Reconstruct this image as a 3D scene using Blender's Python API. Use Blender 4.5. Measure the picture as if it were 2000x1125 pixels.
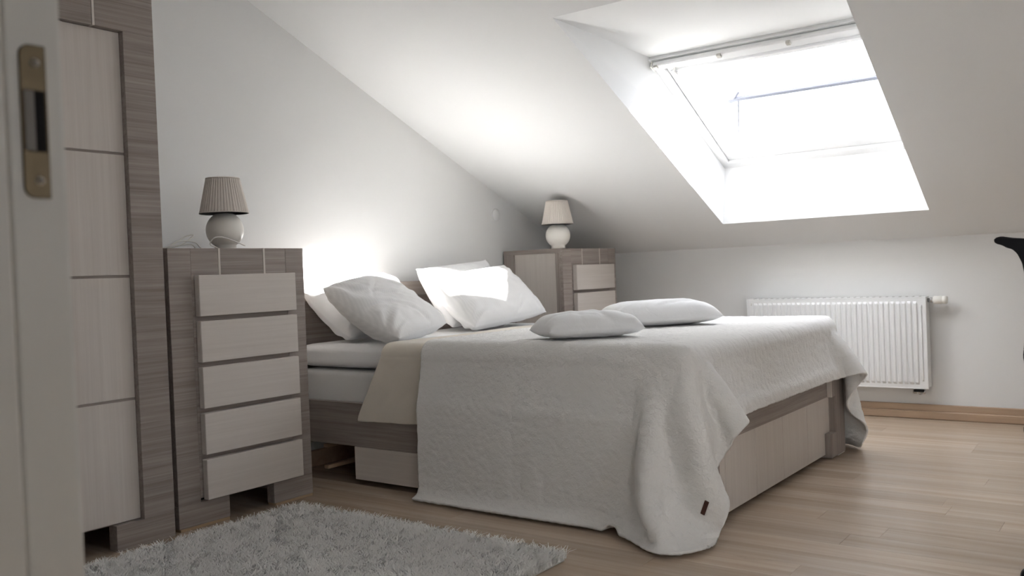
import bpy, bmesh, math, random
import numpy as np
from mathutils import Matrix, Vector, noise

random.seed(7)
rng = np.random.default_rng(11)
scene = bpy.context.scene
COL = scene.collection
for o in list(bpy.data.objects):
    bpy.data.objects.remove(o)

# ------------------------------------------------------------------ camera
FPX, YAW, PITCH, ROLL = 1752.6, math.radians(53.616), math.radians(-0.8553), math.radians(-2.275)
fw = Vector((math.sin(YAW)*math.cos(PITCH), math.cos(YAW)*math.cos(PITCH), math.sin(PITCH)))
rt = Vector((math.cos(YAW), -math.sin(YAW), 0)); up = rt.cross(fw)
r2 = rt*math.cos(ROLL) + up*math.sin(ROLL); u2 = up*math.cos(ROLL) - rt*math.sin(ROLL)
cam = bpy.data.objects.new('camera', bpy.data.cameras.new('camera'))
COL.objects.link(cam)
m = Matrix.Identity(4)
for i in range(3):
    m[i][0], m[i][1], m[i][2] = r2[i], u2[i], -fw[i]
m.translation = (0, 0, 1.0)
cam.matrix_world = m
cam.data.sensor_width = 36.0
cam.data.lens = 36.0*FPX/2000.0
cam.data.clip_start = 0.05
cam.data.dof.use_dof = True
cam.data.dof.focus_distance = 3.7
cam.data.dof.aperture_fstop = 4.0
scene.camera = cam

# ------------------------------------------------------------------ sky, sun, exposure
scene.view_settings.view_transform = 'Standard'
scene.view_settings.look = 'None'
scene.view_settings.gamma = 1.0
scene.view_settings.use_curve_mapping = False
scene.view_settings.exposure = 0.95
world = bpy.data.worlds.new('sky'); scene.world = world
world.use_nodes = True
bg = world.node_tree.nodes['Background']
bg.inputs['Color'].default_value = (0.885, 0.90, 1.0, 1)
bg.inputs['Strength'].default_value = 3.7
sun = bpy.data.objects.new('sun', bpy.data.lights.new('sun', 'SUN'))
COL.objects.link(sun)
sun.data.energy = 38.0
sun.data.angle = math.radians(1.2)
sun.data.color = (1.0, 0.958, 0.955)
SUN_DIR = Vector((-1.007, 1.44, -0.673)).normalized()
sun.rotation_euler = SUN_DIR.to_track_quat('-Z', 'Y').to_euler()

def portal(name, loc, direction, sx, sy):
    o = bpy.data.objects.new(name, bpy.data.lights.new(name, 'AREA')); COL.objects.link(o)
    o.data.shape = 'RECTANGLE'; o.data.size = sx; o.data.size_y = sy; o.data.cycles.is_portal = True
    o.location = loc; o.rotation_euler = Vector(direction).to_track_quat('-Z', 'Y').to_euler()
    return o
portal('sky_portal', (5.11, 1.70, 1.945), (-.399, 0, -.917), 1.36, 1.28)
portal('sky_portal', (1.70, -2.0, 1.55), (0, 1, 0), .82, 1.02)

# ------------------------------------------------------------------ room measures (metres)
XK = 6.006            # knee wall
YH = 3.79             # wall behind the bed
YB = -1.9             # wall to the right, out of view
XD = 0.50             # room face of the door wall
ZJ = 1.13             # height of the knee wall
SL = 0.4355           # slope of the ceiling
ZC = 2.62             # flat ceiling
XC = XK - (ZC-ZJ)/SL
ROOF = 0.40           # vertical depth of the window recess
def zc(x): return ZJ + (XK-x)*SL

# ------------------------------------------------------------------ materials
MATS = {}
def new_mat(name):
    mt = bpy.data.materials.new(name); mt.use_nodes = True
    nt = mt.node_tree; b = nt.nodes['Principled BSDF']
    return mt, nt, b
def setc(b, col, rough=0.5, spec=0.5, metal=0.0):
    b.inputs['Base Color'].default_value = (*col, 1); b.inputs['Roughness'].default_value = rough
    b.inputs['Specular IOR Level'].default_value = spec; b.inputs['Metallic'].default_value = metal
def plain(name, col, rough=0.5, spec=0.5, metal=0.0, bump=0.0, bscale=200.0, var=0.0):
    mt, nt, b = new_mat(name); setc(b, col, rough, spec, metal)
    if bump or var:
        tc = nt.nodes.new('ShaderNodeTexCoord'); n = nt.nodes.new('ShaderNodeTexNoise')
        n.inputs['Scale'].default_value = bscale; n.inputs['Detail'].default_value = 4
        nt.links.new(tc.outputs['Object'], n.inputs['Vector'])
        if bump:
            bp = nt.nodes.new('ShaderNodeBump'); bp.inputs['Strength'].default_value = bump; bp.inputs['Distance'].default_value = 0.002
            nt.links.new(n.outputs['Fac'], bp.inputs['Height']); nt.links.new(bp.outputs['Normal'], b.inputs['Normal'])
        if var:
            cr = nt.nodes.new('ShaderNodeValToRGB')
            cr.color_ramp.elements[0].color = (*[c*(1-var) for c in col], 1); cr.color_ramp.elements[1].color = (*[min(1, c*(1+var)) for c in col], 1)
            cr.color_ramp.elements[0].position = .3; cr.color_ramp.elements[1].position = .7
            nt.links.new(n.outputs['Fac'], cr.inputs['Fac']); nt.links.new(cr.outputs['Color'], b.inputs['Base Color'])
    MATS[name] = mt; return mt
def wood(name, dark, light, axis, fine=125.0, long=2.2, rough=0.45, spec=0.35, rand=0.0, contrast=(0.3, 0.72), bump=0.25):
    """straight grain running along one axis: noise stretched along it, plus a slow wavy figure"""
    mt, nt, b = new_mat(name); setc(b, light, rough, spec)
    N, Lk = nt.nodes, nt.links
    tc = N.new('ShaderNodeTexCoord'); mp = N.new('ShaderNodeMapping')
    sc = [fine, fine, fine]; sc['xyz'.index(axis)] = long
    mp.inputs['Scale'].default_value = sc
    oi = N.new('ShaderNodeObjectInfo'); ml = N.new('ShaderNodeMath'); ml.operation = 'MULTIPLY'; ml.inputs[1].default_value = 37.0
    cx = N.new('ShaderNodeCombineXYZ')
    Lk.new(oi.outputs['Random'], ml.inputs[0])
    for k in 'XYZ': Lk.new(ml.outputs[0], cx.inputs[k])
    va = N.new('ShaderNodeVectorMath'); va.operation = 'ADD'
    Lk.new(tc.outputs['Object'], mp.inputs['Vector']); Lk.new(mp.outputs[0], va.inputs[0]); Lk.new(cx.outputs[0], va.inputs[1])
    n1 = N.new('ShaderNodeTexNoise'); n1.inputs['Scale'].default_value = 1.0; n1.inputs['Detail'].default_value = 6; n1.inputs['Roughness'].default_value = .65; n1.inputs['Distortion'].default_value = .6
    Lk.new(va.outputs[0], n1.inputs['Vector'])
    mp2 = N.new('ShaderNodeVectorMath'); mp2.operation = 'MULTIPLY'; mp2.inputs[1].default_value = (.22, .22, .22)
    n2 = N.new('ShaderNodeTexNoise'); n2.inputs['Scale'].default_value = 1.0; n2.inputs['Detail'].default_value = 3; n2.inputs['Distortion'].default_value = 1.5
    Lk.new(va.outputs[0], mp2.inputs[0]); Lk.new(mp2.outputs[0], n2.inputs['Vector'])
    mx = N.new('ShaderNodeMix'); mx.data_type = 'FLOAT'; mx.inputs[0].default_value = .45
    Lk.new(n1.outputs['Fac'], mx.inputs[2]); Lk.new(n2.outputs['Fac'], mx.inputs[3])
    cr = N.new('ShaderNodeValToRGB'); e = cr.color_ramp.elements
    e[0].color = (*dark, 1); e[1].color = (*light, 1); e[0].position, e[1].position = contrast
    Lk.new(mx.outputs[0], cr.inputs['Fac'])
    out = cr.outputs['Color']
    if rand:
        hs = N.new('ShaderNodeHueSaturation'); mr = N.new('ShaderNodeMapRange')
        mr.inputs['To Min'].default_value = 1-rand; mr.inputs['To Max'].default_value = 1+rand
        Lk.new(oi.outputs['Random'], mr.inputs['Value']); Lk.new(mr.outputs[0], hs.inputs['Value']); Lk.new(out, hs.inputs['Color']); out = hs.outputs['Color']
    Lk.new(out, b.inputs['Base Color'])
    bp = N.new('ShaderNodeBump'); bp.inputs['Strength'].default_value = bump; bp.inputs['Distance'].default_value = .0006
    Lk.new(n1.outputs['Fac'], bp.inputs['Height']); Lk.new(bp.outputs['Normal'], b.inputs['Normal'])
    MATS[name] = mt; return mt
def cloth_mat(name, col, weave=900.0, bump=.3, crinkle=0.0, cr_scale=55.0, stripe=0.0, sheen=.2):
    mt, nt, b = new_mat(name); setc(b, col, .9, .15)
    N, Lk = nt.nodes, nt.links
    b.inputs['Sheen Weight'].default_value = sheen
    tc = N.new('ShaderNodeTexCoord'); n = N.new('ShaderNodeTexNoise'); n.inputs['Scale'].default_value = weave; n.inputs['Detail'].default_value = 2
    Lk.new(tc.outputs['Object'], n.inputs['Vector'])
    b1 = N.new('ShaderNodeBump'); b1.inputs['Strength'].default_value = bump; b1.inputs['Distance'].default_value = .0006
    Lk.new(n.outputs['Fac'], b1.inputs['Height']); last = b1
    if crinkle:
        v = N.new('ShaderNodeTexNoise'); v.inputs['Scale'].default_value = cr_scale; v.inputs['Detail'].default_value = 3; v.inputs['Distortion'].default_value = 1.2
        Lk.new(tc.outputs['Object'], v.inputs['Vector'])
        b2 = N.new('ShaderNodeBump'); b2.inputs['Strength'].default_value = crinkle; b2.inputs['Distance'].default_value = .006
        Lk.new(v.outputs['Fac'], b2.inputs['Height']); Lk.new(b1.outputs['Normal'], b2.inputs['Normal']); last = b2
    if stripe:
        w = N.new('ShaderNodeTexWave'); w.inputs['Scale'].default_value = 22; w.bands_direction = 'X'
        Lk.new(tc.outputs['Object'], w.inputs['Vector'])
        cr = N.new('ShaderNodeValToRGB'); cr.color_ramp.elements[0].color = (*[c*(1-stripe) for c in col], 1); cr.color_ramp.elements[1].color = (*col, 1)
        Lk.new(w.outputs['Fac'], cr.inputs['Fac']); Lk.new(cr.outputs['Color'], b.inputs['Base Color'])
    Lk.new(last.outputs['Normal'], b.inputs['Normal'])
    MATS[name] = mt; return mt

plain('wall', (.86, .855, .84), .9, .2, bump=.12, bscale=160)
plain('ceiling', (.88, .88, .87), .9, .2, bump=.08, bscale=160)
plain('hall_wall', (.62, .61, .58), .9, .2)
plain('white_gloss', (.80, .79, .75), .35, .5)
plain('jamb_paint', (.66, .64, .59), .42, .4)
plain('brass', (.085, .062, .034), .38, .5, .85, bump=.2, bscale=80)
plain('zinc', (.62, .60, .56), .4, .5, .9)
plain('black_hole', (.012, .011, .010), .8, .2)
plain('radiator', (.86, .86, .85), .35, .5)
plain('plastic', (.85, .83, .77), .4, .5)
plain('chrome', (.6, .6, .6), .25, .5, 1.0)
plain('black_plastic', (.012, .012, .014), .5, .4)
plain('black_mesh', (.010, .010, .012), .8, .2, bump=.6, bscale=500)
plain('ceramic', (.86, .82, .75), .32, .5)
plain('window_white', (.88, .88, .88), .35, .5)
plain('rail_paint', (.16, .16, .19), .5, .4)
plain('dull_steel', (.20, .185, .165), .55, .4)
plain('leather_tag', (.075, .030, .020), .6, .3)
plain('mattress', (.80, .79, .77), .9, .1, bump=.25, bscale=400)
plain('rug_base', (.66, .63, .58), .95, .05)
plain('seam', (.10, .075, .06), .7, .2)
TA_D, TA_L = (.228, .185, .160), (.455, .398, .360)
wood('taupe_x', TA_D, TA_L, 'x'); wood('taupe_y', TA_D, TA_L, 'y'); wood('taupe_z', TA_D, TA_L, 'z')
CR_D, CR_L = (.64, .575, .52), (.74, .68, .625)
wood('cream_x', CR_D, CR_L, 'x', fine=120, bump=.12); wood('cream_y', CR_D, CR_L, 'y', fine=120, bump=.12); wood('cream_z', CR_D, CR_L, 'z', fine=120, bump=.12)
wood('oak', (.44, .325, .230), (.66, .54, .425), 'y', fine=26, long=.9, rough=.27, spec=.5, rand=.10, contrast=(.28, .75), bump=.08)
wood('oak_trim', (.44, .30, .20), (.62, .47, .34), 'y', fine=40, long=1.2, rough=.4)
wood('pine', (.42, .29, .18), (.60, .45, .30), 'x', fine=50, rough=.6)
cloth_mat('cotton', (.91, .905, .90), crinkle=.22, cr_scale=24)
cloth_mat('cotton_stripe', (.90, .885, .865), crinkle=.22, cr_scale=24, stripe=.05)
cloth_mat('cushion', (.92, .915, .91), crinkle=.25, cr_scale=18)
cloth_mat('quilt', (.84, .82, .79), weave=500, bump=.4, crinkle=.55, cr_scale=70)
cloth_mat('sheet', (.75, .685, .59), weave=700, bump=.3, crinkle=.2, cr_scale=14)
cloth_mat('shade', (.88, .81, .74), weave=900, bump=.2)
def translucent(name, f_, col):
    nt_ = MATS[name].node_tree; b_ = nt_.nodes['Principled BSDF']; o_ = nt_.nodes['Material Output']
    t_ = nt_.nodes.new('ShaderNodeBsdfTranslucent'); m_ = nt_.nodes.new('ShaderNodeMixShader'); t_.inputs['Color'].default_value = (*col, 1); m_.inputs[0].default_value = f_
    nt_.links.new(b_.outputs[0], m_.inputs[1]); nt_.links.new(t_.outputs[0], m_.inputs[2]); nt_.links.new(m_.outputs[0], o_.inputs[0])
translucent('shade', .2, (.90, .82, .74))
mt, nt, b = new_mat('pile'); setc(b, (.92, .895, .855), .9, .1); MATS['pile'] = mt
b.inputs['Sheen Weight'].default_value = .3
mt = bpy.data.materials.new('glass'); mt.use_nodes = True; nt = mt.node_tree; nt.nodes.clear()
og = nt.nodes.new('ShaderNodeOutputMaterial'); tr = nt.nodes.new('ShaderNodeBsdfTransparent'); gl = nt.nodes.new('ShaderNodeBsdfGlossy'); mx = nt.nodes.new('ShaderNodeMixShader')
gl.inputs['Roughness'].default_value = .02; mx.inputs[0].default_value = .05; tr.inputs['Color'].default_value = (.96, .98, .98, 1)
nt.links.new(tr.outputs[0], mx.inputs[1]); nt.links.new(gl.outputs[0], mx.inputs[2]); nt.links.new(mx.outputs[0], og.inputs[0]); MATS['glass'] = mt

# ------------------------------------------------------------------ helpers
def tag(o, label, cat=None, group=None, kind=None):
    o['label'] = label
    if cat: o['category'] = cat
    if group: o['group'] = group
    if kind: o['kind'] = kind
    return o
def thing(name, loc, label, cat, group=None, kind=None):
    o = bpy.data.objects.new(name, None); o.empty_display_size = .1
    COL.objects.link(o); o.location = loc
    return tag(o, label, cat, group, kind)
ORG = {}
def origin(p):
    """world position of an (unrotated) parent chain"""
    v = Vector((0, 0, 0))
    while p is not None:
        v += p.location; p = p.parent
    return v
def link(name, me, mat, parent=None, base=None, smooth=False):
    """me has world coordinates; re-base it on base (or the parent's origin)"""
    o = bpy.data.objects.new(name, me); COL.objects.link(o)
    if mat: me.materials.append(MATS[mat])
    po = origin(parent) if parent else Vector((0, 0, 0))
    b0 = Vector(base) if base is not None else po
    if b0.length: me.transform(Matrix.Translation(-b0))
    o.parent = parent; o.location = b0 - po
    if smooth:
        me.polygons.foreach_set('use_smooth', [True]*len(me.polygons))
    return o
def from_bm(bm, name):
    me = bpy.data.meshes.new(name); bm.normal_update(); bm.to_mesh(me); bm.free(); return me
def add_box(bm, x0, x1, y0, y1, z0, z1, bevel=0.0, seg=1, M=None):
    vs = [bm.verts.new((x, y, z)) for x in (x0, x1) for y in (y0, y1) for z in (z0, z1)]
    if M is not None:
        for v in vs: v.co = M @ v.co
    fs = [(0, 1, 3, 2), (4, 6, 7, 5), (0, 4, 5, 1), (2, 3, 7, 6), (0, 2, 6, 4), (1, 5, 7, 3)]
    fc = [bm.faces.new([vs[i] for i in f]) for f in fs]
    bmesh.ops.recalc_face_normals(bm, faces=fc)
    if bevel:
        es = list({e for f in fc for e in f.edges})
        bmesh.ops.bevel(bm, geom=es, offset=bevel, segments=seg, affect='EDGES', profile=.5)
def box(name, x0, x1, y0, y1, z0, z1, mat, parent=None, bevel=.0015, base=None, seg=1, M=None):
    bm = bmesh.new(); add_box(bm, x0, x1, y0, y1, z0, z1, bevel, seg, M)
    if base is None and parent is None: base = ((x0+x1)/2, (y0+y1)/2, z0)
    return link(name, from_bm(bm, name), mat, parent, base)
def prism(name, pts, axis, a0, a1, mat, parent=None, bevel=.0015, base=None):
    """polygon (two coordinates) extruded along an axis"""
    bm = bmesh.new()
    def mk(p, a):
        return {'x': (a, p[0], p[1]), 'y': (p[0], a, p[1]), 'z': (p[0], p[1], a)}[axis]
    A = [bm.verts.new(mk(p, a0)) for p in pts]; B = [bm.verts.new(mk(p, a1)) for p in pts]
    n = len(pts)
    fc = [bm.faces.new(A), bm.faces.new(B[::-1])] + [bm.faces.new([A[i], B[i], B[(i+1) % n], A[(i+1) % n]]) for i in range(n)]
    bmesh.ops.recalc_face_normals(bm, faces=fc)
    if bevel: bmesh.ops.bevel(bm, geom=list(bm.edges), offset=bevel, segments=1, affect='EDGES')
    return link(name, from_bm(bm, name), mat, parent, base)
def lathe_mesh(name, prof, seg=48, c=(0, 0, 0), axis='z', mod=None):
    vs, fs = [], []
    for i, (r, z) in enumerate(prof):
        for k in range(seg):
            a = 2*math.pi*k/seg; rr = r if mod is None else mod(r, z, a)
            p = (rr*math.cos(a), rr*math.sin(a), z)
            if axis == 'y': p = (p[0], -p[2], p[1])
            if axis == 'x': p = (p[2], p[0], p[1])
            vs.append((p[0]+c[0], p[1]+c[1], p[2]+c[2]))
    for i in range(len(prof)-1):
        for k in range(seg):
            a, b_ = i*seg+k, i*seg+(k+1) % seg
            fs.append((a, b_, b_+seg, a+seg))
    if prof[0][0] > 1e-5: fs.append(tuple(range(seg))[::-1])
    if prof[-1][0] > 1e-5: fs.append(tuple(range((len(prof)-1)*seg, len(prof)*seg)))
    me = bpy.data.meshes.new(name); me.from_pydata(vs, [], fs)
    bm = bmesh.new(); bm.from_mesh(me); bmesh.ops.remove_doubles(bm, verts=bm.verts, dist=1e-6); bmesh.ops.recalc_face_normals(bm, faces=bm.faces); bm.to_mesh(me); bm.free()
    return me
def lathe(name, prof, c, mat, parent=None, seg=48, axis='z', mod=None, base=None, smooth=True):
    return link(name, lathe_mesh(name, prof, seg, c, axis, mod), mat, parent, base, smooth)
def catmull(P, n=8):
    P = [Vector(p) for p in P]; Q = [P[0]*2-P[1]] + P + [P[-1]*2-P[-2]]; out = []
    for i in range(1, len(Q)-2):
        for k in range(n):
            t = k/n; a, b_, c, d = Q[i-1], Q[i], Q[i+1], Q[i+2]
            out.append(.5*((2*b_) + (c-a)*t + (2*a-5*b_+4*c-d)*t*t + (3*b_-a-3*c+d)*t**3))
    out.append(P[-1]); return out
def tube(name, pts, r, mat, parent=None, seg=8, base=None):
    P = [Vector(p) for p in pts]; vs, fs = [], []
    t0 = (P[1]-P[0]).normalized(); nrm = t0.orthogonal().normalized()
    for i, p in enumerate(P):
        t = (P[min(i+1, len(P)-1)] - P[max(i-1, 0)]).normalized()
        nrm = (nrm - t*nrm.dot(t)).normalized(); bn = t.cross(nrm)
        rr = r[i] if isinstance(r, (list, tuple)) else r
        for k in range(seg):
            a = 2*math.pi*k/seg; vs.append(p + nrm*(rr*math.cos(a)) + bn*(rr*math.sin(a)))
    for i in range(len(P)-1):
        for k in range(seg):
            a, b_ = i*seg+k, i*seg+(k+1) % seg; fs.append((a, b_, b_+seg, a+seg))
    fs.append(tuple(range(seg))[::-1]); fs.append(tuple(range((len(P)-1)*seg, len(P)*seg)))
    me = bpy.data.meshes.new(name); me.from_pydata(vs, [], fs)
    return link(name, me, mat, parent, base, True)
def quads(name, Q, mat, parent=None, base=None):
    vs, fs = [], []
    for q in Q:
        fs.append(tuple(range(len(vs), len(vs)+len(q)))); vs += list(q)
    me = bpy.data.meshes.new(name); me.from_pydata(vs, [], fs)
    return link(name, me, mat, parent, base)
def grid_mesh(name, P, wrap=False):
    n, mm = P.shape[:2]
    idx = np.arange(n*mm).reshape(n, mm)
    F = np.stack([idx[:-1, :-1], idx[1:, :-1], idx[1:, 1:], idx[:-1, 1:]], -1).reshape(-1, 4)
    me = bpy.data.meshes.new(name); me.from_pydata(P.reshape(-1, 3).tolist(), [], F.tolist()); return me

# ================================================================== STRUCTURE
# floor: sub-floor slab with oak planks laid along Y
floor = box('floor', -1.6, XK+.1, YB-.1, YH+.1, -.15, -.012, 'oak', None, 0, base=(3, 1, -.012))
tag(floor, 'pale oak strip floor of the attic bedroom', 'floor', kind='structure')
PW, PL = .1405, 1.42
pm = {}
row = 0; x = XD-.10
while x < XK-.01:
    w = min(PW, XK-x); y = YB - random.random()*PL
    while y < YH:
        ya, yb = max(y, YB), min(y+PL, YH)
        if yb-ya > .02:
            key = (round(w, 3), round(yb-ya, 3))
            if key not in pm:
                bm = bmesh.new(); add_box(bm, .0002, w-.0002, .0002, (yb-ya)-.0002, -.012, 0, .0007)
                me = from_bm(bm, 'plank'); me.materials.append(MATS['oak']); pm[key] = me
            o = bpy.data.objects.new('plank', pm[key]); COL.objects.link(o); o.parent = floor
            o.location = Vector((x, ya, 0)) - floor.location
        y += PL
    x += PW

tag(quads('wall_head', [[(XD-.2, YH, -.1), (XK+.1, YH, -.1), (XK+.1, YH, 3.0), (XD-.2, YH, 3.0)], [(XD-.2, YH+.15, -.1), (XK+.1, YH+.15, -.1), (XK+.1, YH+.15, 3.0), (XD-.2, YH+.15, 3.0)]], 'wall'),
    'white gable wall behind the bed and chests', 'wall', kind='structure')
tag(box('wall_knee', XK, XK+.15, YB, YH, -.1, 1.7, 'wall', None, 0), 'low white knee wall behind the radiator', 'wall', kind='structure')
GX0, GX1, GZ0, GZ1 = 1.30, 2.10, 1.05, 2.05    # unseen window added in the far gable to bring in fill light
rw = bmesh.new()
for q in ((XD-.2, GX0, -.1, 3.0), (GX1, XK+.1, -.1, 3.0), (GX0, GX1, -.1, GZ0), (GX0, GX1, GZ1, 3.0)): add_box(rw, q[0], q[1], YB-.15, YB, q[2], q[3])
w2 = thing('window_fill', ((GX0+GX1)/2, YB, GZ0), 'unseen white casement window added in the side gable for fill light', 'window', kind='structure')
for q in ((GX0, GX0+.06, GZ0, GZ1), (GX1-.06, GX1, GZ0, GZ1), (GX0+.06, GX1-.06, GZ0, GZ0+.06), (GX0+.06, GX1-.06, GZ1-.06, GZ1), ((GX0+GX1)/2-.04, (GX0+GX1)/2+.04, GZ0+.06, GZ1-.06)):
    box('window_frame', q[0], q[1], YB-.09, YB-.03, q[2], q[3], 'window_white', w2, .003)
for q in ((GX0+.06, (GX0+GX1)/2-.04), ((GX0+GX1)/2+.04, GX1-.06)): box('glass_pane', q[0], q[1], YB-.06, YB-.056, GZ0+.06, GZ1-.06, 'glass', w2, 0)
tag(link('wall_right', from_bm(rw, 'wall_right'), 'wall', None, (3, YB, 0)), 'white side wall to the right of the view', 'wall', kind='structure')
JY0, JY1, DH = -.04, 1.0, 2.06    # door opening
dw = bmesh.new()
add_box(dw, XD-.12, XD, JY1+.03, YH, -.012, ZC+.1); add_box(dw, XD-.12, XD, YB, JY0-.03, -.012, ZC+.1); add_box(dw, XD-.12, XD, JY0-.03, JY1+.03, DH+.03, ZC+.1)
tag(link('wall_door', from_bm(dw, 'wall_door'), 'wall', None, (XD, 1, 0)), 'white wall around the bedroom doorway', 'wall', kind='structure')
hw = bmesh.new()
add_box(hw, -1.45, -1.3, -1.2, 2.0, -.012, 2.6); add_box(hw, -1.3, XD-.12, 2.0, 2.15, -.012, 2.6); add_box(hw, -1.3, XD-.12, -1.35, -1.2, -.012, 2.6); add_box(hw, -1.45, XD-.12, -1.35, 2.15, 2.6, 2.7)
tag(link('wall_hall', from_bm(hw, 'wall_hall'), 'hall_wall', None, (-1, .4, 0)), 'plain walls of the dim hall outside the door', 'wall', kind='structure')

# ceiling: flat strip + slope with window recess
RB, RT = 5.66, 3.552                       # recess lower / upper edge (x)
yBL, yTL, yBR, yTR = 2.405, 2.318, 1.134, 1.045
WB, WT = RB, 4.534                         # window plane x
wz = lambda x_: zc(x_) + ROOF
y0, y1 = YB-.1, YH+.1
c = lambda x_, y_: (x_, y_, zc(x_)); w_ = lambda x_, y_: (x_, y_, wz(x_))
wBL, wTL, wBR, wTR = 2.376, 2.306, 1.10, 1.045
XE = XK+.12
Q = [[(XD-.2, y0, ZC), (XC, y0, ZC), (XC, y1, ZC), (XD-.2, y1, ZC)],
     [c(XC, y0), c(RT, y0), c(RT, y1), c(XC, y1)],
     [c(RB, y0), c(XE, y0), c(XE, y1), c(RB, y1)],
     [c(RT, y0), c(RB, y0), c(RB, yBR), c(RT, yTR)],
     [c(RT, yTL), c(RB, yBL), c(RB, y1), c(RT, y1)],
     # reveals
     [c(RB, yBL), c(RB, yBR), w_(WB, wBR), w_(WB, wBL)],
     [c(RT, yTL), c(RT, yTR), w_(WT, wTR), w_(WT, wTL)],
     [c(RT, yTL), c(RB, yBL), w_(WB, wBL), w_(WT, wTL)],
     [c(RT, yTR), c(RB, yBR), w_(WB, wBR), w_(WT, wTR)],
     # outer skin of the roof
     [w_(XC-.6, y0), w_(WT, y0), w_(WT, y1), w_(XC-.6, y1)], [w_(WB, y0), w_(XE, y0), w_(XE, y1), w_(WB, y1)],
     [w_(WT, y0), w_(WB, y0), w_(WB, wBR), w_(WT, wTR)], [w_(WT, wTL), w_(WB, wBL), w_(WB, y1), w_(WT, y1)],
     [(XD-.2, y0, ZC+.45), (XC-.3, y0, ZC+.45), (XC-.3, y1, ZC+.45), (XD-.2, y1, ZC+.45)]]
tag(quads('ceiling', Q, 'ceiling', None, (4, 1, 2)), 'white sloping attic ceiling with a deep window recess', 'ceiling', kind='structure')

# roof window in the recess: local frame s (up the slope), y, n (outward)
AL = math.atan(SL)
es, en = Vector((-math.cos(AL), 0, math.sin(AL))), Vector((math.sin(AL), 0, math.cos(AL)))
Wo = Vector((WB, 0, wz(WB)))
def wpt(s, y, n): return Wo + es*s + Vector((0, y, 0)) + en*n
MW = Matrix(((es.x, 0, en.x, Wo.x), (0, 1, 0, 0), (es.z, 0, en.z, Wo.z), (0, 0, 0, 1)))
LW = (WB-WT)/math.cos(AL)
win = thing('window_1', wpt(LW/2, 1.7, 0), 'white framed roof window in the ceiling recess', 'window', kind='structure')
def wbox(name, s0, s1, ya, yb, n0, n1, mat, parent, bevel=.003): return box(name, s0, s1, ya, yb, n0, n1, mat, parent, bevel, M=MW)
YA, YZ = 1.03, 2.372
wbox('window_frame', -.02, .05, YA, YZ+.03, -.03, .08, 'window_white', win)
wbox('window_frame', LW-.05, LW+.03, YA, YZ, -.03, .08, 'window_white', win)
prism_s = []
def slat(name, s0, s1, ya0, yb0, ya1, yb1, n0, n1, mat, parent):
    bm = bmesh.new(); vs = [bm.verts.new(wpt(s, y_, n)) for s, (ya_, yb_) in ((s0, (ya0, yb0)), (s1, (ya1, yb1))) for y_ in (ya_, yb_) for n in (n0, n1)]
    for f in [(0, 1, 3, 2), (4, 6, 7, 5), (0, 4, 5, 1), (2, 3, 7, 6), (0, 2, 6, 4), (1, 5, 7, 3)]: bm.faces.new([vs[i] for i in f])
    bmesh.ops.recalc_face_normals(bm, faces=bm.faces); bmesh.ops.bevel(bm, geom=list(bm.edges), offset=.002, segments=1, affect='EDGES')
    return link(name, from_bm(bm, name), mat, parent)
slat('window_frame', 0, LW, wBL-.045, wBL+.02, wTL-.045, wTL+.02, -.03, .08, 'window_white', win)
slat('window_frame', 0, LW, wBR-.02, wBR+.045, wTR-.02, wTR+.045, -.03, .08, 'window_white', win)
sash = wbox('sash', .055, .125, YA+.1, wBL-.05, -.012, .06, 'window_white', win)
wbox('sash', LW-.16, LW-.055, YA+.1, wTL-.05, -.012, .06, 'window_white', win)
slat('sash', .055, LW-.055, wBL-.10, wBL-.048, wTL-.10, wTL-.048, -.012, .06, 'window_white', win)
slat('sash', .055, LW-.055, wBR+.048, wBR+.10, wTR+.048, wTR+.10, -.012, .06, 'window_white', win)
wbox('glass_pane', .10, LW-.10, wTR+.06, wTL-.06, .030, .034, 'glass', win, 0)
wbox('vent_bar', LW-.135, LW-.11, YA+.12, wTL-.06, -.028, -.01, 'window_white', win)
tube('catch', [wpt(LW-.10, wTL-.09, -.012), wpt(LW-.10, wTL-.09, -.035), wpt(LW-.20, wTL-.105, -.035), wpt(LW-.20, wTL-.105, -.012)], .006, 'white_gloss', win)
# blind head rail with clips
bl = thing('blind_rail', wpt(LW-.02, 1.7, -.05), 'slim white blind rail with clips along the top of the roof window', 'blind')
wbox('rail', LW-.028, LW+.018, 1.06, wTL-.012, -.066, -.034, 'window_white', bl, .006)
for yy in (2.27, 1.90, 1.53, 1.16): wbox('clip', LW-.006, LW+.020, yy-.012, yy+.012, -.078, -.062, 'zinc', bl, .002)
wbox('end_cap', LW-.030, LW+.020, wTL-.012, wTL-.004, -.068, -.032, 'plastic', bl, .002)

# baseboards (two stepped strips of oak along the knee wall)
bb = thing('baseboard_knee', (XK, 1, 0), 'stepped oak baseboard below the radiator wall', 'baseboard', kind='structure')
box('upper_strip', XK-.014, XK, YB, YH, .048, .092, 'oak_trim', bb, .004)
box('lower_strip', XK-.024, XK, YB, YH, 0, .050, 'oak_trim', bb, .005)
tag(box('baseboard_head', XD, XK-.03, YH-.016, YH, 0, .09, 'oak_trim', None, .004), 'oak baseboard along the gable wall behind the furniture', 'baseboard', kind='structure')

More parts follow.
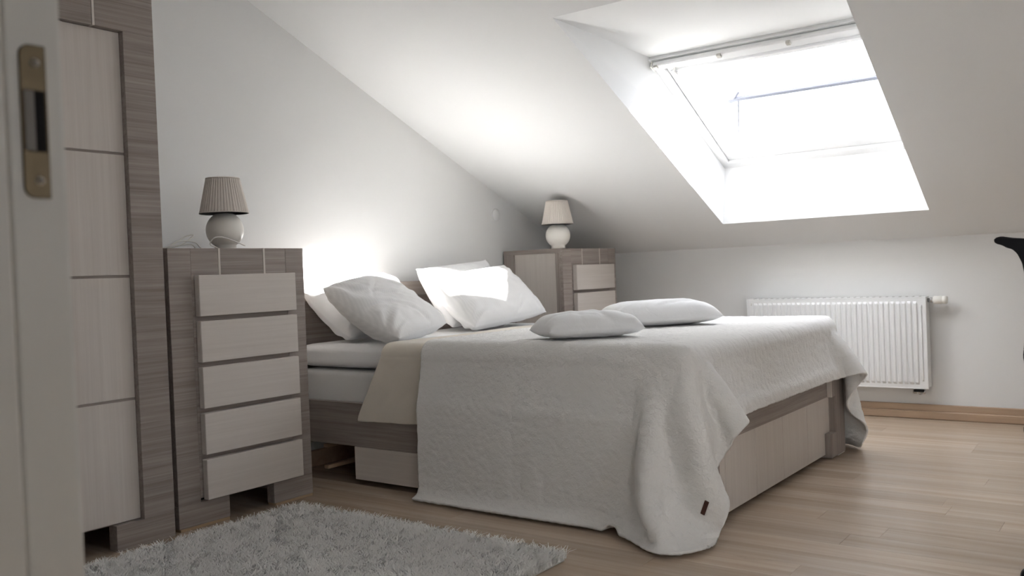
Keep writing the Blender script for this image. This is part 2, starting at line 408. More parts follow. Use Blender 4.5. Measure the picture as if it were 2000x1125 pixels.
# door frame in the foreground with the brass strike plate
dr = thing('door_1', (XD-.06, 1.0, 0), 'white painted door frame with brass strike plate in the left foreground', 'door frame', kind='structure')
box('jamb', .458, .522, JY1, JY1+.05, 0, DH, 'jamb_paint', dr, .004, seg=2)
box('door_stop', .36, .4535, JY1-.012, JY1+.05, 0, DH, 'jamb_paint', dr, .004, seg=2)
box('seal', .4525, .459, JY1+.004, JY1+.04, 0, DH, 'oak_trim', dr, 0)
box('casing', XD, .521, JY1+.012, JY1+.09, 0, DH+.07, 'jamb_paint', dr, .004, seg=2)
box('jamb', .36, .522, JY0-.05, JY0, 0, DH, 'jamb_paint', dr, .004)
box('jamb', .36, .522, JY0-.03, JY1+.03, DH, DH+.04, 'jamb_paint', dr, .004)
sp = []
pz0, pz1, px0, px1 = 1.104, 1.272, .4735, .502
for cx_, cz_, a0 in ((px0+.012, pz1-.012, 90), (px0+.012, pz0+.012, 180)):
    for k in range(7):
        a = math.radians(a0+15*k); sp.append((cx_+.012*math.cos(a), cz_+.012*math.sin(a)))
sp = [(px1, pz1)] + sp + [(px1, pz0)]
plate = prism('strike_plate', sp, 'y', JY1-.0025, JY1+.001, 'brass', dr, .0006)
plate['label'] = 'tarnished brass strike plate'
box('latch_hole', .479, .4995, JY1-.0031, JY1-.0024, 1.155, 1.222, 'black_hole', plate, .0001)
box('latch_lip', .476, .487, JY1-.0045, JY1-.0028, 1.156, 1.221, 'dull_steel', plate, .0005)
for zz in (1.252, 1.123):
    s_ = lathe('screw', [(.0001, .0035), (.004, .003), (.0048, .001), (.0048, -.001)], (.490, JY1-.002, zz), 'zinc', plate, 20, 'y')
    for dx, dz in ((.0030, .0006), (.0006, .0030)):
        box('screw_slot', .490-dx, .490+dx, JY1-.0056, JY1-.0049, zz-dz, zz+dz, 'black_hole', plate, 0)

# round cover on the gable wall
tag(lathe('wall_cover', [(.0001, .012), (.038, .011), (.042, .007), (.043, 0)], (4.985, YH, 1.419), 'wall', None, 40, 'y', base=(4.985, YH, 1.419)),
    'round white cover plate on the gable wall under the slope', 'wall plate')

# ================================================================== FURNITURE
FY = 3.28; DB = 3.772
def chest(name, xl, label, ndraw=5):
    W, H = .705, 1.164; xr = xl+W
    t = thing(name, (xl+W/2, (FY+DB)/2, 0), label, 'chest of drawers', 'matching chests of drawers')
    l1, l2 = xl+.245, xr-.225
    # front frame pieces
    fy0, fy1 = FY, FY+.03
    box('front_stile', xl, xl+.105, fy0, fy1, .105, 1.162, 'taupe_x', t); box('front_stile', xr-.105, xr, fy0, fy1, .105, 1.162, 'taupe_x', t)
    xs = [xl+.105, l1-.005, l1+.005, l2-.005, l2+.005, xr-.105]
    for a, b_ in ((0, 1), (2, 3), (4, 5)): box('top_panel', xs[a], xs[b_], fy0, fy1, 1.03, 1.162, 'taupe_x', t)
    for a, b_ in ((1, 2), (3, 4)): box('inlay', xs[a], xs[b_], fy0-.0015, fy1, 1.03, 1.163, 'cream_z', t, .0005)
    box('leg', xl, l1, fy0, fy1+.02, .012, .105, 'taupe_x', t); box('leg', l2, xr, fy0, fy1+.02, .012, .105, 'taupe_x', t)
    box('glide', xl+.004, l1-.004, fy0-.002, fy1+.02, 0, .012, 'pine', t, .001); box('glide', l2+.004, xr-.004, fy0-.002, fy1+.02, 0, .012, 'pine', t, .001)
    # carcass
    box('backing', xl+.105, xr-.105, fy0+.001, fy1+.01, .12, 1.03, 'taupe_x', t)
    tp = box('top', xl, xr, fy1, DB, 1.134, 1.164, 'taupe_y', t)
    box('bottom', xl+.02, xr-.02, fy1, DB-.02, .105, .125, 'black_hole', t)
    box('back_panel', xl+.02, xr-.02, DB-.012, DB, .002, 1.134, 'taupe_z', t)
    for s, (xa, xb, xp) in enumerate(((xl, xl+.03, xl), (xr-.03, xr, xr))):
        box('side_stile', xa, xb, fy1, fy1+.03, .02, 1.134, 'taupe_z', t)
        box('side_stile', xa, xb, DB-.09, DB-.001, 0, 1.134, 'taupe_z', t)
        q = (xa+.008, xb-.002) if s == 0 else (xa+.002, xb-.008)
        box('side_panel', *q, fy1+.03, DB-.09, .004, 1.134, 'cream_z', t)
    # drawers, standing proud of the frame
    zt, hgt, gap = 1.049, .1715, .0205
    for i in range(ndraw):
        z1_ = zt - i*(hgt+gap); z0_ = z1_-hgt
        if i == ndraw-1: z0_ = .113
        d = box('drawer', xl+.118, xr-.078, FY-.034, FY-.001, z0_, z1_, 'cream_x', t, .0022)
    return t
chest_l = chest('chest_of_drawers', 2.106, 'tall chest of five cream drawers beside the wardrobe, lamp and cord on top')
chest_r = chest('chest_of_drawers', 5.034, 'tall chest of cream drawers in the corner by the knee wall, behind the bed')

# wardrobe
wr0, wr1, wy = 1.175, 2.076, 3.262
wd = thing('wardrobe', ((wr0+wr1)/2, (wy+DB)/2, 0), 'tall taupe wardrobe with cream panelled door at the left', 'wardrobe')
HW = 2.24
box('front_stile', 1.945, wr1, wy, wy+.035, .10, HW-.235, 'taupe_x', wd); box('front_stile', wr0, 1.306, wy, wy+.035, .10, HW-.235, 'taupe_x', wd)
for a, b_ in ((wr0, 1.418), (1.428, 1.823), (1.833, wr1)): box('top_panel', a, b_, wy, wy+.035, HW-.235, HW, 'taupe_x', wd)
for a in (1.418, 1.823): box('inlay', a, a+.010, wy-.0015, wy+.03, HW-.235, HW+.001, 'cream_z', wd, .0005)
box('leg', 1.828, wr1, wy, wy+.055, 0, .10, 'taupe_x', wd); box('leg', wr0, 1.423, wy, wy+.055, 0, .10, 'taupe_x', wd)
zs = [.104, .573, 1.053, 1.531, 2.003]
box('door_backing', 1.306, 1.945, wy+.031, wy+.036, .10, 2.005, 'taupe_x', wd)
for i in range(4):
    box('door_panel', 1.309, 1.9435, wy+.026, wy+.031, zs[i]+(.005 if i else 0), zs[i+1]-(.005 if i < 3 else 0), 'cream_z', wd, .0012)
box('side_panel', wr1-.022, wr1-.001, wy+.035, DB, 0, HW-.001, 'taupe_z', wd); box('side_panel', wr0, wr0+.022, wy+.035, DB, 0, HW-.001, 'taupe_z', wd)
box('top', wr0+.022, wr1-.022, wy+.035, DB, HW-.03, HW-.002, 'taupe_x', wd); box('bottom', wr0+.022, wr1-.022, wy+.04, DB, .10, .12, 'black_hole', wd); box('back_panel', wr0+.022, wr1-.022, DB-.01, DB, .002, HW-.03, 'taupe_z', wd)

# bed
BX0, BX1, BF, BH = 3.05, 4.812, 1.43, 3.745
bed = thing('bed', ((BX0+BX1)/2, (BF+BH)/2, 0), 'taupe double bed frame with cream panels across the foot and under the side rail', 'bed')
box('side_rail', BX0, BX0+.03, BF+.04, BH-.03, .192, .405, 'taupe_y', bed); box('side_rail', BX1-.03, BX1, BF+.04, BH-.03, .192, .405, 'taupe_y', bed)
for xa, xb in ((BX0+.002, BX0+.024), (BX1-.024, BX1-.002)):
    for ya, yb in ((2.345, 3.245), (1.47, 2.340)): box('side_drawer', xa, xb, ya, yb, .030, .190, 'cream_y', bed)
# foot
zf = .313
box('foot_rail', BX0+.20, BX1-.205, BF, BF+.035, zf, .445, 'taupe_x', bed)
fx = [BX0+.015, 3.33, 3.655, 3.982, 4.318, 4.70]
for i in range(5): box('foot_panel', fx[i]+.0015, fx[i+1]-.0015, BF+.012, BF+.032, .022, zf-.001, 'cream_z', bed, .001)
box('foot_backing', BX0+.02, BX1-.02, BF+.032, BF+.042, .03, .44, 'seam', bed)
for s in (0, 1):
    X = (lambda v: v) if s == 0 else (lambda v: BX0+BX1-v)
    pts = [(BX1, .006), (BX1, .445), (4.607, .445), (4.607, zf), (4.662, zf), (4.662, .128), (4.582 if s == 0 else 4.680, .128), (4.582 if s == 0 else 4.680, .006)]
    prism('foot_post', [(X(a), b_) for a, b_ in pts], 'y', BF-.022, BF+.05, 'taupe_z', bed)
    box('inlay', min(X(4.602), X(4.610)), max(X(4.602), X(4.610)), BF-.0235, BF+.02, zf, .446, 'cream_z', bed, .0005)
    box('glide', min(X(4.70), X(4.805)), max(X(4.70), X(4.805)), BF-.018, BF+.045, 0, .006, 'plastic', bed, 0)
# headboard
box('headboard', BX0-.02, BX1+.02, BH-.025, BH+.015, .15, .900, 'taupe_x', bed)
hr = box('headboard_rail', BX0-.02, BX1+.02, BH-.045, BH+.018, .902, .985, 'taupe_x', bed, .003)
box('head_post', BX0-.02, BX0+.05, BH-.03, BH+.01, 0, .15, 'taupe_z', bed); box('head_post', BX1-.05, BX1+.02, BH-.03, BH+.01, 0, .15, 'taupe_z', bed)
box('cross_bar', BX0+.03, BX1-.03, 3.47, 3.50, .160, .178, 'pine', bed, .002); box('cross_bar', BX0+.03, BX1-.03, 3.47, 3.50, .052, .070, 'pine', bed, .002)
for i in range(14):
    ys = 1.55 + i*.155; box('slat', BX0+.03, BX1-.03, ys, ys+.07, .300, .318, 'pine', bed, .001)
# two mattress layers
def soft_box(name, x0, x1, ya, yb, z0, z1, r, mat, label, wob, seed, sub=2):
    bm = bmesh.new(); add_box(bm, x0, x1, ya, yb, z0, z1)
    bmesh.ops.subdivide_edges(bm, edges=bm.edges[:], cuts=26, use_grid_fill=True)
    cx_, cy_, cz_ = (x0+x1)/2, (ya+yb)/2, (z0+z1)/2; hx, hy, hz = (x1-x0)/2, (yb-ya)/2, (z1-z0)/2
    for v in bm.verts:
        p = Vector((v.co.x-cx_, v.co.y-cy_, v.co.z-cz_))
        q = Vector((max(-hx+r, min(hx-r, p.x)), max(-hy+r, min(hy-r, p.y)), max(-hz+r, min(hz-r, p.z))))
        d = p-q
        if d.length > 1e-6: d = d.normalized()*r
        w = noise.noise((v.co.x*2.3+seed, v.co.y*2.3, v.co.z*9))*wob
        v.co = Vector((cx_, cy_, cz_)) + q + d*(1+0)
        v.co.x += w*.6; v.co.y += w*.3
        if v.co.z > cz_: v.co.z += w*.5
    o = link(name, from_bm(bm, name), mat, None, (cx_, cy_, z0), True)
    return tag(o, label, 'mattress')
soft_box('mattress', 3.085, 4.778, 1.48, 3.70, .322, .558, .03, 'mattress', 'lower pale grey mattress sunk into the bed frame', .006, 1)
soft_box('mattress_topper', 3.082, 4.782, 1.475, 3.705, .564, .682, .042, 'cotton', 'white sheeted upper mattress under the pillows', .007, 5)

# ================================================================== CLOTH (position based)
def proj(A, B, L, k):
    d = B-A; l = np.sqrt((d*d).sum(-1, keepdims=True))+1e-9
    cc = (k*.5)*(1-L/l)*d; A += cc; B -= cc
def solve(P, hx, hy, kb, ks=.6):
    for o in (0, 1):
        A, B = P[o:-1:2], P[o+1::2]; proj(A[:len(B)], B, hx, 1.0)
        A, B = P[:, o:-1:2], P[:, o+1::2]; proj(A[:, :B.shape[1]], B, hy, 1.0)
    D = math.hypot(hx, hy)
    for o in (0, 1):
        A, B = P[o:-1:2, :-1], P[o+1::2, 1:]; proj(A[:len(B)], B, D, ks)
        A, B = P[o:-1:2, 1:], P[o+1::2, :-1]; proj(A[:len(B)], B, D, ks)
    for o in range(4):
        B = P[o+2::4]; A = P[o:-2:4][:len(B)]; proj(A, B, 2*hx, kb)
        B = P[:, o+2::4]; A = P[:, o:-2:4][:, :B.shape[1]]; proj(A, B, 2*hy, kb)
def push_box(P, V, lo, hi, r, fr):
    """keep points out of a rounded box (lo, hi already the outer size)"""
    lo, hi = np.array(lo)+r, np.array(hi)-r
    q = np.clip(P, lo, hi); d = P-q; l = np.sqrt((d*d).sum(-1)); ins = l < r
    if not ins.any(): return
    core = ins & (l < 1e-7)
    if core.any():
        pc = P[core]; dist = np.stack([pc[:, 0]-lo[0], hi[0]-pc[:, 0], pc[:, 1]-lo[1], hi[2]-pc[:, 2]], 1); mi = dist.argmin(1)
        n = np.array([[-1, 0, 0], [1, 0, 0], [0, -1, 0], [0, 0, 1]], float)[mi]
        P[core] = pc + n*(dist.min(1)[:, None]+r)
    sh = ins & ~core
    P[sh] = q[sh] + d[sh]*(r/l[sh])[:, None]
    V[ins] *= fr

def sim_quilt(h=.036):
    xl, xr_, yf, yh = 3.075-.700, 4.79+.655, 1.46-.285, 2.75
    nx, ny = int(round((xr_-xl)/h))+1, int(round((yh-yf)/h))+1
    gx, gy = np.linspace(xl, xr_, nx), np.linspace(yf, yh, ny)
    P = np.zeros((nx, ny, 3)); P[..., 0] = gx[:, None]; P[..., 1] = gy[None]; P[..., 2] = .735
    P[..., 2] += rng.normal(0, .0006, (nx, ny))
    hx, hy = gx[1]-gx[0], gy[1]-gy[0]
    V = np.zeros_like(P); dt = 1/50
    top = (gx[:, None] > 3.16) & (gx[:, None] < 4.70) & (gy[None] > 1.56)
    pin = (gx[:, None] > 3.22) & (gx[:, None] < 4.66) & (gy[None] > 1.60); P0 = P[pin].copy()
    for st in range(170):
        V[..., 2] -= 9.8*dt; V *= .955 if st < 120 else .90
        O = P.copy(); P += V*dt
        for it in range(9):
            solve(P, hx, hy, .30)
            flat, vf = P.reshape(-1, 3), V.reshape(-1, 3)
            push_box(flat, vf, (3.015, 1.435, -1), (4.84, 4.5, .706), .06, .6)
            push_box(flat, vf, (2.975, 1.385, -1), (4.87, 4.5, .455), .02, .8)
            fl = flat[:, 2] < .012; flat[fl, 2] = .012
            P[pin, 0] = P0[:, 0]; P[pin, 1] = P0[:, 1]
        V = (P-O)/dt
        V[P[..., 2] < .02] *= .4
        V[top] *= .5
    return P
QP = sim_quilt()
# refine the grid and lay the fine quilted relief into it
def upsample(P, k):
    def up1(A):
        n = A.shape[0]; t = np.linspace(0, n-1, (n-1)*k+1); i = np.clip(t.astype(int), 0, n-2); f_ = (t-i)[:, None, None]
        g = lambda j: A[np.clip(j, 0, n-1)]
        a, b_, c_, d = g(i-1), g(i), g(i+1), g(i+2)
        return .5*(2*b_+(c_-a)*f_+(2*a-5*b_+4*c_-d)*f_**2+(3*b_-a-3*c_+d)*f_**3)
    A = up1(P); return up1(A.transpose(1, 0, 2)).transpose(1, 0, 2)
def normals(P):
    a = np.gradient(P, axis=0); b_ = np.gradient(P, axis=1); n = np.cross(a, b_); return n/(np.linalg.norm(n, axis=-1, keepdims=True)+1e-9)
def relief(P, amp, s1, s2, seed, h):
    n, mm = P.shape[:2]; H = np.zeros((n, mm))
    for i in range(n):
        for j in range(mm):
            a, b_ = i*h, j*h
            wv = noise.noise((a*s1*.5+seed, b_*s1*.5, 3.1))
            v = noise.noise((a*s1+wv*1.5, b_*s1*.62+seed, 0.0)); w = noise.noise((a*s2, b_*s2*.7+seed, 5.0))
            H[i, j] = (1-abs(v)*2.2)*.6 + w*.6
    return P + normals(P)*(H*amp)[..., None]
K = 5
def bicubic(P, I, J):
    def wts(f_): return [-.5*f_+f_**2-.5*f_**3, 1-2.5*f_**2+1.5*f_**3, .5*f_+2*f_**2-1.5*f_**3, -.5*f_**2+.5*f_**3]
    n, mm = P.shape[:2]; i0, j0 = np.clip(I.astype(int), 0, n-2), np.clip(J.astype(int), 0, mm-2); wi, wj = wts(I-i0), wts(J-j0); out = 0
    for a in range(4):
        for b_ in range(4): out = out + P[np.clip(i0+a-1, 0, n-1), np.clip(j0+b_-1, 0, mm-1)]*(wi[a]*wj[b_])[..., None]
    return out
nq, mq = QP.shape[:2]
GI, GJ = np.meshgrid(np.linspace(0, nq-1, (nq-1)*K+1), np.linspace(0, mq-1, (mq-1)*K+1), indexing='ij')
RC = .21/.036                                   # the two foot corners are cut round
def round_corner(GI, GJ, ci, sgn):
    a = (GI-ci)*sgn/RC; b_ = (RC-GJ)/RC; mk = (a > 0) & (b_ > 0)
    a2, b2 = a*np.sqrt(np.maximum(0, 1-b_*b_/2)), b_*np.sqrt(np.maximum(0, 1-a*a/2))
    return np.where(mk, ci+sgn*a2*RC, GI), np.where(mk, RC-b2*RC, GJ)
GI, GJ = round_corner(GI, GJ, RC, -1); GI, GJ = round_corner(GI, GJ, nq-1-RC, 1)
QF = bicubic(QP, GI, GJ)
QF = relief(QF, .0034, 30.0, 62.0, 2.0, .036/K)
qo = link('bedspread', grid_mesh('bedspread', QF), 'quilt', None, (3.9, 1.9, .70), True)
md = qo.modifiers.new('thickness', 'SOLIDIFY'); md.thickness = .010; md.offset = 1
tag(qo, 'off-white crinkled bedspread draped over the bed with a drooping corner', 'bedspread')

# beige sheet under the bedspread, hanging down the side near the pillows
def make_sheet():
    prof = [(4.70-(i*.06), .699) for i in range(int((4.70-3.13)/.06)+1)]
    xe, ze, r = 3.034, .699, .06
    prof += [(xe+r-r*math.sin(math.radians(a)), ze-r+r*math.cos(math.radians(a))) for a in range(0, 91, 10)]
    zb = ze-r
    prof += [(xe-.004*math.sin((zb-z)/(zb-.335)*1.9), z) for z in np.linspace(zb-.012, .335, 26)]
    prof = np.array(prof); s = np.concatenate([[0], np.cumsum(np.hypot(*np.diff(prof, axis=0).T))])
    nt_ = 46; P = np.zeros((len(prof), nt_, 3)); hang0 = s[-27]
    for i, (x_, z_) in enumerate(prof):
        hh = max(0, (s[i]-hang0)/(s[-1]-hang0))
        yhd = 3.00 + .035*math.sin(x_*5) + .155*hh
        for j in range(nt_):
            t = j/(nt_-1); y_ = 2.62 + (yhd-2.62)*t
            wv = noise.noise((y_*5+hh*1.3, x_*2.5, z_*2.2))*.010 + math.sin((y_-hh*.20)*24)*.014*hh
            P[i, j] = (x_ - (abs(wv)*.6*(hh > 0) + .010*hh*t), y_, z_ + (0 if hh > 0 else wv*.5) - (.012*hh*t if i == len(prof)-1 else 0))
    o = link('flat_sheet', grid_mesh('flat_sheet', P), 'sheet', None, (3.05, 2.9, .335), True)
    md_ = o.modifiers.new('thickness', 'SOLIDIFY'); md_.thickness = .004
    md2 = o.modifiers.new('smooth', 'SUBSURF'); md2.levels = md2.render_levels = 1
    return tag(o, 'beige sheet hanging down the bed side between pillows and bedspread', 'sheet')
make_sheet()

def sim_pillow(w, h, n, p, steps=110, seed=0, limit=.09):
    g = np.random.default_rng(seed); mm = int(round(n*h/w))
    gx, gy = np.linspace(-w/2, w/2, n), np.linspace(-h/2, h/2, mm); hx, hy = gx[1]-gx[0], gy[1]-gy[0]
    S = []
    for sg in (1, -1):
        P = np.zeros((n, mm, 3)); P[..., 0] = gx[:, None]; P[..., 1] = gy[None]; P[..., 2] = sg*.004 + g.normal(0, .0015, (n, mm)); S.append(P)
    V = [np.zeros_like(S[0]), np.zeros_like(S[0])]; dt = 1/50
    for st in range(steps):
        for q in (0, 1):
            nr = normals(S[q])*(1 if q == 0 else -1)
            over = np.clip((limit-np.abs(S[q][..., 2:3]))/limit, -.5, 1)
            V[q] += nr*(p*dt*over); V[q] *= .93
        O = [S[0].copy(), S[1].copy()]
        for q in (0, 1): S[q] += V[q]*dt
        for it in range(5):
            for q in (0, 1): solve(S[q], hx, hy, .06, .35)
            for sl in ((0, slice(None)), (-1, slice(None)), (slice(None), 0), (slice(None), -1)):
                a = (S[0][sl]+S[1][sl])/2; S[0][sl] = a; S[1][sl] = a
        for q in (0, 1): V[q] = (S[q]-O[q])/dt
    T = max(abs(S[0][..., 2]).max(), abs(S[1][..., 2]).max()); ex = S[0][..., 0].max()-S[0][..., 0].min(); ey = S[0][..., 1].max()-S[0][..., 1].min()
    for q in (0, 1): S[q] *= np.array([w/ex, h/ey, limit/T])
    return S
def pillow_obj(name, S, mat, label, cat, place, wr=.004, seed=0, group=None):
    """S: two sheets in local (u, v, n); place maps arrays (u, v, n) to world"""
    n, mm = S[0].shape[:2]; k = 3
    T, B = upsample(S[0], k), upsample(S[1], k)
    n, mm = T.shape[:2]
    e = np.minimum(np.minimum(np.arange(n)[:, None], n-1-np.arange(n)[:, None]), np.minimum(np.arange(mm)[None], mm-1-np.arange(mm)[None]))/10.0
    fall = np.clip(e, 0, 1)
    for q, A in enumerate((T, B)):
        H = np.array([[noise.noise((A[i, j, 0]*7+seed, A[i, j, 1]*13+A[i, j, 0]*4, q*3.0+seed)) + .5*noise.noise((A[i, j, 0]*19, A[i, j, 1]*23+seed, q*2.0)) for j in range(mm)] for i in range(n)])
        # soft creases running in from the corners
        C = np.zeros((n, mm)); gq = np.random.default_rng(int(seed*10)+q); W2, H2 = np.abs(A[..., 0]).max(), np.abs(A[..., 1]).max()
        for kx in (-1, 1):
            for ky in (-1, 1):
                dx_, dy_ = A[..., 0]-kx*W2, A[..., 1]-ky*H2; rr2 = np.hypot(dx_, dy_); th2 = np.arctan2(-ky*dy_, -kx*dx_)
                ph = gq.uniform(0, 6.28); C += np.sin(th2*gq.uniform(11, 15)+ph+rr2*5)*np.exp(-((rr2-.15)/.10)**2)*gq.uniform(.4, 1.1)
        for _ in range(7):
            px_, py_, an_ = gq.uniform(-W2*.7, W2*.7), gq.uniform(-H2*.7, H2*.7), gq.uniform(-.7, .7)+(1.2 if gq.random() > .5 else 0)
            u_ = (A[..., 0]-px_)*math.cos(an_)+(A[..., 1]-py_)*math.sin(an_); v_ = -(A[..., 0]-px_)*math.sin(an_)+(A[..., 1]-py_)*math.cos(an_)
            v_ = v_ + .25*u_*u_/W2
            C -= np.exp(-(u_/.11)**2)*(np.exp(-(v_/.012)**2)-.7*np.exp(-((v_-.026)/.018)**2))*gq.uniform(.8, 1.6)
        s_q = 1 if q == 0 else -1
        A[..., 2] += (H + s_q*C*.75)*fall*wr
    it = np.arange(n*mm).reshape(n, mm); ib = it + n*mm; ib2 = ib.copy()
    ib2[0], ib2[-1], ib2[:, 0], ib2[:, -1] = it[0], it[-1], it[:, 0], it[:, -1]
    F = np.stack([it[:-1, :-1], it[1:, :-1], it[1:, 1:], it[:-1, 1:]], -1).reshape(-1, 4).tolist() + np.stack([ib2[:-1, :-1], ib2[:-1, 1:], ib2[1:, 1:], ib2[1:, :-1]], -1).reshape(-1, 4).tolist()
    A = np.concatenate([T.reshape(-1, 3), B.reshape(-1, 3)])
    Wd = place(A[:, 0], A[:, 1], A[:, 2])
    me = bpy.data.meshes.new(name); me.from_pydata(Wd.tolist(), [], F)
    bm = bmesh.new(); bm.from_mesh(me)
    bmesh.ops.delete(bm, geom=[v for v in bm.verts if not v.link_faces], context='VERTS')
    bmesh.ops.recalc_face_normals(bm, faces=bm.faces); bm.to_mesh(me); bm.free()
    c_ = Wd.mean(0); o = link(name, me, mat, None, (c_[0], c_[1], Wd[:, 2].min()), True)
    return tag(o, label, cat, group)
def lean(xc, y0, z0, a0, a1, h, yaw=0.0, tilt=0.0, sag=.25, floor_z=None, seed=0):
    """bottom edge at (y0, z0); the sheet rises with angle a0 at the bottom to a1 at the top (degrees from level)"""
    def f_(u, v, n):
        t = (v+h/2)/h; N = 60; ss = np.linspace(-.15, 1.15, N); an = np.radians(a0+(a1-a0)*np.clip(ss, 0, 1))
        dy, dz = np.cos(an)*h, np.sin(an)*h; ds = ss[1]-ss[0]
        cy = np.concatenate([[0], np.cumsum((dy[1:]+dy[:-1])/2*ds)]); cz = np.concatenate([[0], np.cumsum((dz[1:]+dz[:-1])/2*ds)])
        i0 = np.interp(0, ss, cy), np.interp(0, ss, cz)
        Y, Z, A = np.interp(t, ss, cy)-i0[0], np.interp(t, ss, cz)-i0[1], np.interp(t, ss, an)
        th = n*(1+sag*(.5-t)*2)
        # n>0 faces the foot of the bed and up
        yy = Y - th*np.sin(A); zz = Z + th*np.cos(A); xx = u.copy()
        ct, st_ = math.cos(tilt), math.sin(tilt); xx, zz = xx*ct-zz*st_, xx*st_+zz*ct
        cy_, sy_ = math.cos(yaw), math.sin(yaw); xx, yy = xx*cy_-yy*sy_, xx*sy_+yy*cy_
        W = np.stack([xc+xx, y0+yy, z0+zz], -1)
        if floor_z is not None:
            b_ = W[:, 2] < floor_z+.02
            W[b_, 2] = floor_z + .02*np.exp((W[b_, 2]-floor_z-.02)/.02)
        return W
    return f_
PA = sim_pillow(.64, .46, 42, 30, seed=3, limit=.075)
PD = sim_pillow(.74, .48, 42, 30, seed=21, limit=.065)
PB = sim_pillow(.82, .50, 44, 34, seed=8, limit=.090)
PC = sim_pillow(.66, .56, 42, 34, seed=14, limit=.095)
MT = .685
PG = 'pillows at the headboard'
pillow_obj('pillow', PA, 'cotton', 'white pillow leaning on the headboard behind the striped left pillow', 'pillow', lean(3.43, 3.36, MT+.025, 30, 52, .46, sag=.15, floor_z=MT), .006, 1.0, PG)
pillow_obj('pillow', PC, 'cotton_stripe', 'rumpled off-white pillow in front, nearest the left chest of drawers', 'pillow', lean(3.375, 3.02, MT+.028, 21, 51, .57, sag=.1, yaw=.16, floor_z=MT), .010, 4.0, PG)
pillow_obj('pillow', PD, 'cotton', 'white pillow standing upright against the headboard behind the right pillow', 'pillow', lean(4.30, 3.35, MT+.02, 46, 66, .48, sag=.1, floor_z=MT), .006, 7.0, PG)
pillow_obj('pillow', PB, 'cotton_stripe', 'plump off-white pillow leaning on the upright one, nearest the corner chest', 'pillow', lean(4.22, 3.10, MT+.03, 32, 58, .49, sag=.1, yaw=-.03, floor_z=MT), .008, 9.0, PG)
CP = sim_pillow(.50, .36, 40, 40, seed=5, limit=.075)
CP2 = sim_pillow(.62, .42, 40, 40, seed=6, limit=.085)
QT = .712
def flat_place(xc, yc, rot, z, sq=.45, flop=0.0):
    def f_(u, v, n):
        cr, sr = math.cos(rot), math.sin(rot)
        zz = np.where(n > 0, n*1.05, n*sq)
        W = np.stack([xc+u*cr-v*sr, yc+u*sr+v*cr, z + zz], -1); return W
    return f_
pillow_obj('cushion', CP, 'cushion', 'small plump white cushion lying on the bedspread, nearest the camera', 'cushion', flat_place(3.28, 2.03, -1.0, QT+.042), .0025, 12.0, 'cushions on the bedspread')
pillow_obj('cushion', CP2, 'cushion', 'larger flat white cushion lying behind the small one on the bedspread', 'cushion', flat_place(4.02, 2.07, -.92, QT+.047), .003, 15.0, 'cushions on the bedspread')

# ================================================================== LAMPS
def lamp(loc, label, cord=None):
    t = thing('table_lamp', loc, label, 'lamp', 'matching bedside lamps'); X, Y, Z = loc
    R = .083; zc_ = .088; pr = [(.0001, 0), (.046, 0), (.048, .004)]
    for k in range(19):
        a = math.radians(-56 + k*(56+66)/18); pr.append((R*math.cos(a), zc_+R*math.sin(a)))
    pr += [(.030, zc_+.081), (.029, zc_+.086), (.0001, zc_+.086)]
    lathe('lamp_base', pr, loc, 'ceramic', t, 56)
    lathe('neck', [(.031, .166), (.031, .176), (.018, .180), (.018, .215), (.0001, .215)], loc, 'ceramic', t, 32)
    lathe('socket', [(.0001, .200), (.016, .200), (.016, .245), (.0001, .247)], loc, 'plastic', t, 20)
    zb, zt, rb, rt_ = .163, .322, .106, .072
    def pleat(r, z, a): return r + .0022*math.sin(a*46 + .6*math.sin(3*a) + z*3) + .0009*math.sin(a*17)
    prof = [(rb+(rt_-rb)*i/10, zb+(zt-zb)*i/10) for i in range(11)]
    prof += [(r_-.004, z_) for r_, z_ in prof[::-1]]
    vs = lathe_mesh('lamp_shade', prof + [prof[0]], 230, loc, 'z', pleat)
    sh = link('lamp_shade', vs, 'shade', t, None, True)
    for z_, r_, nm in ((zb, rb, 'lower_trim'), (zt-.004, rt_+.0008, 'upper_trim')):
        lathe(nm, [(r_-.005, z_), (r_+.002, z_), (r_+.002, z_+.005), (r_-.005, z_+.005), (r_-.005, z_)], loc, 'shade', sh, 64)
    for k in range(3):
        a = 2*math.pi*k/3+.4; tube('spider_arm', [(X+.015*math.cos(a), Y+.015*math.sin(a), Z+.235), (X+.085*math.cos(a), Y+.085*math.sin(a), Z+.240)], .0015, 'zinc', sh, 6)
    if cord: tube('power_cord', catmull(cord, 8), .0030, 'plastic', t, 8)
    return t
CZ = 1.1675
lamp((2.51, 3.45, 1.164), 'cream ball lamp with pleated shade and loose cord, on the left chest',
     [(2.545, 3.355, 1.178), (2.50, 3.36, 1.195), (2.44, 3.37, 1.215), (2.40, 3.38, 1.212), (2.395, 3.40, 1.185), (2.43, 3.40, CZ), (2.37, 3.42, CZ), (2.33, 3.42, 1.195), (2.26, 3.43, 1.200),
      (2.22, 3.44, 1.18), (2.20, 3.46, CZ), (2.28, 3.45, 1.185), (2.34, 3.44, 1.225), (2.31, 3.45, 1.222), (2.24, 3.45, 1.185), (2.20, 3.47, CZ), (2.30, 3.49, 1.185), (2.36, 3.49, 1.19), (2.38, 3.50, CZ),
      (2.30, 3.53, CZ), (2.20, 3.50, CZ), (2.165, 3.48, 1.20), (2.13, 3.49, 1.245), (2.10, 3.51, 1.25), (2.088, 3.55, 1.15), (2.088, 3.58, .9)])
lamp((5.087, 3.345, 1.164), 'cream ball lamp with pleated shade under the slope, on the corner chest')

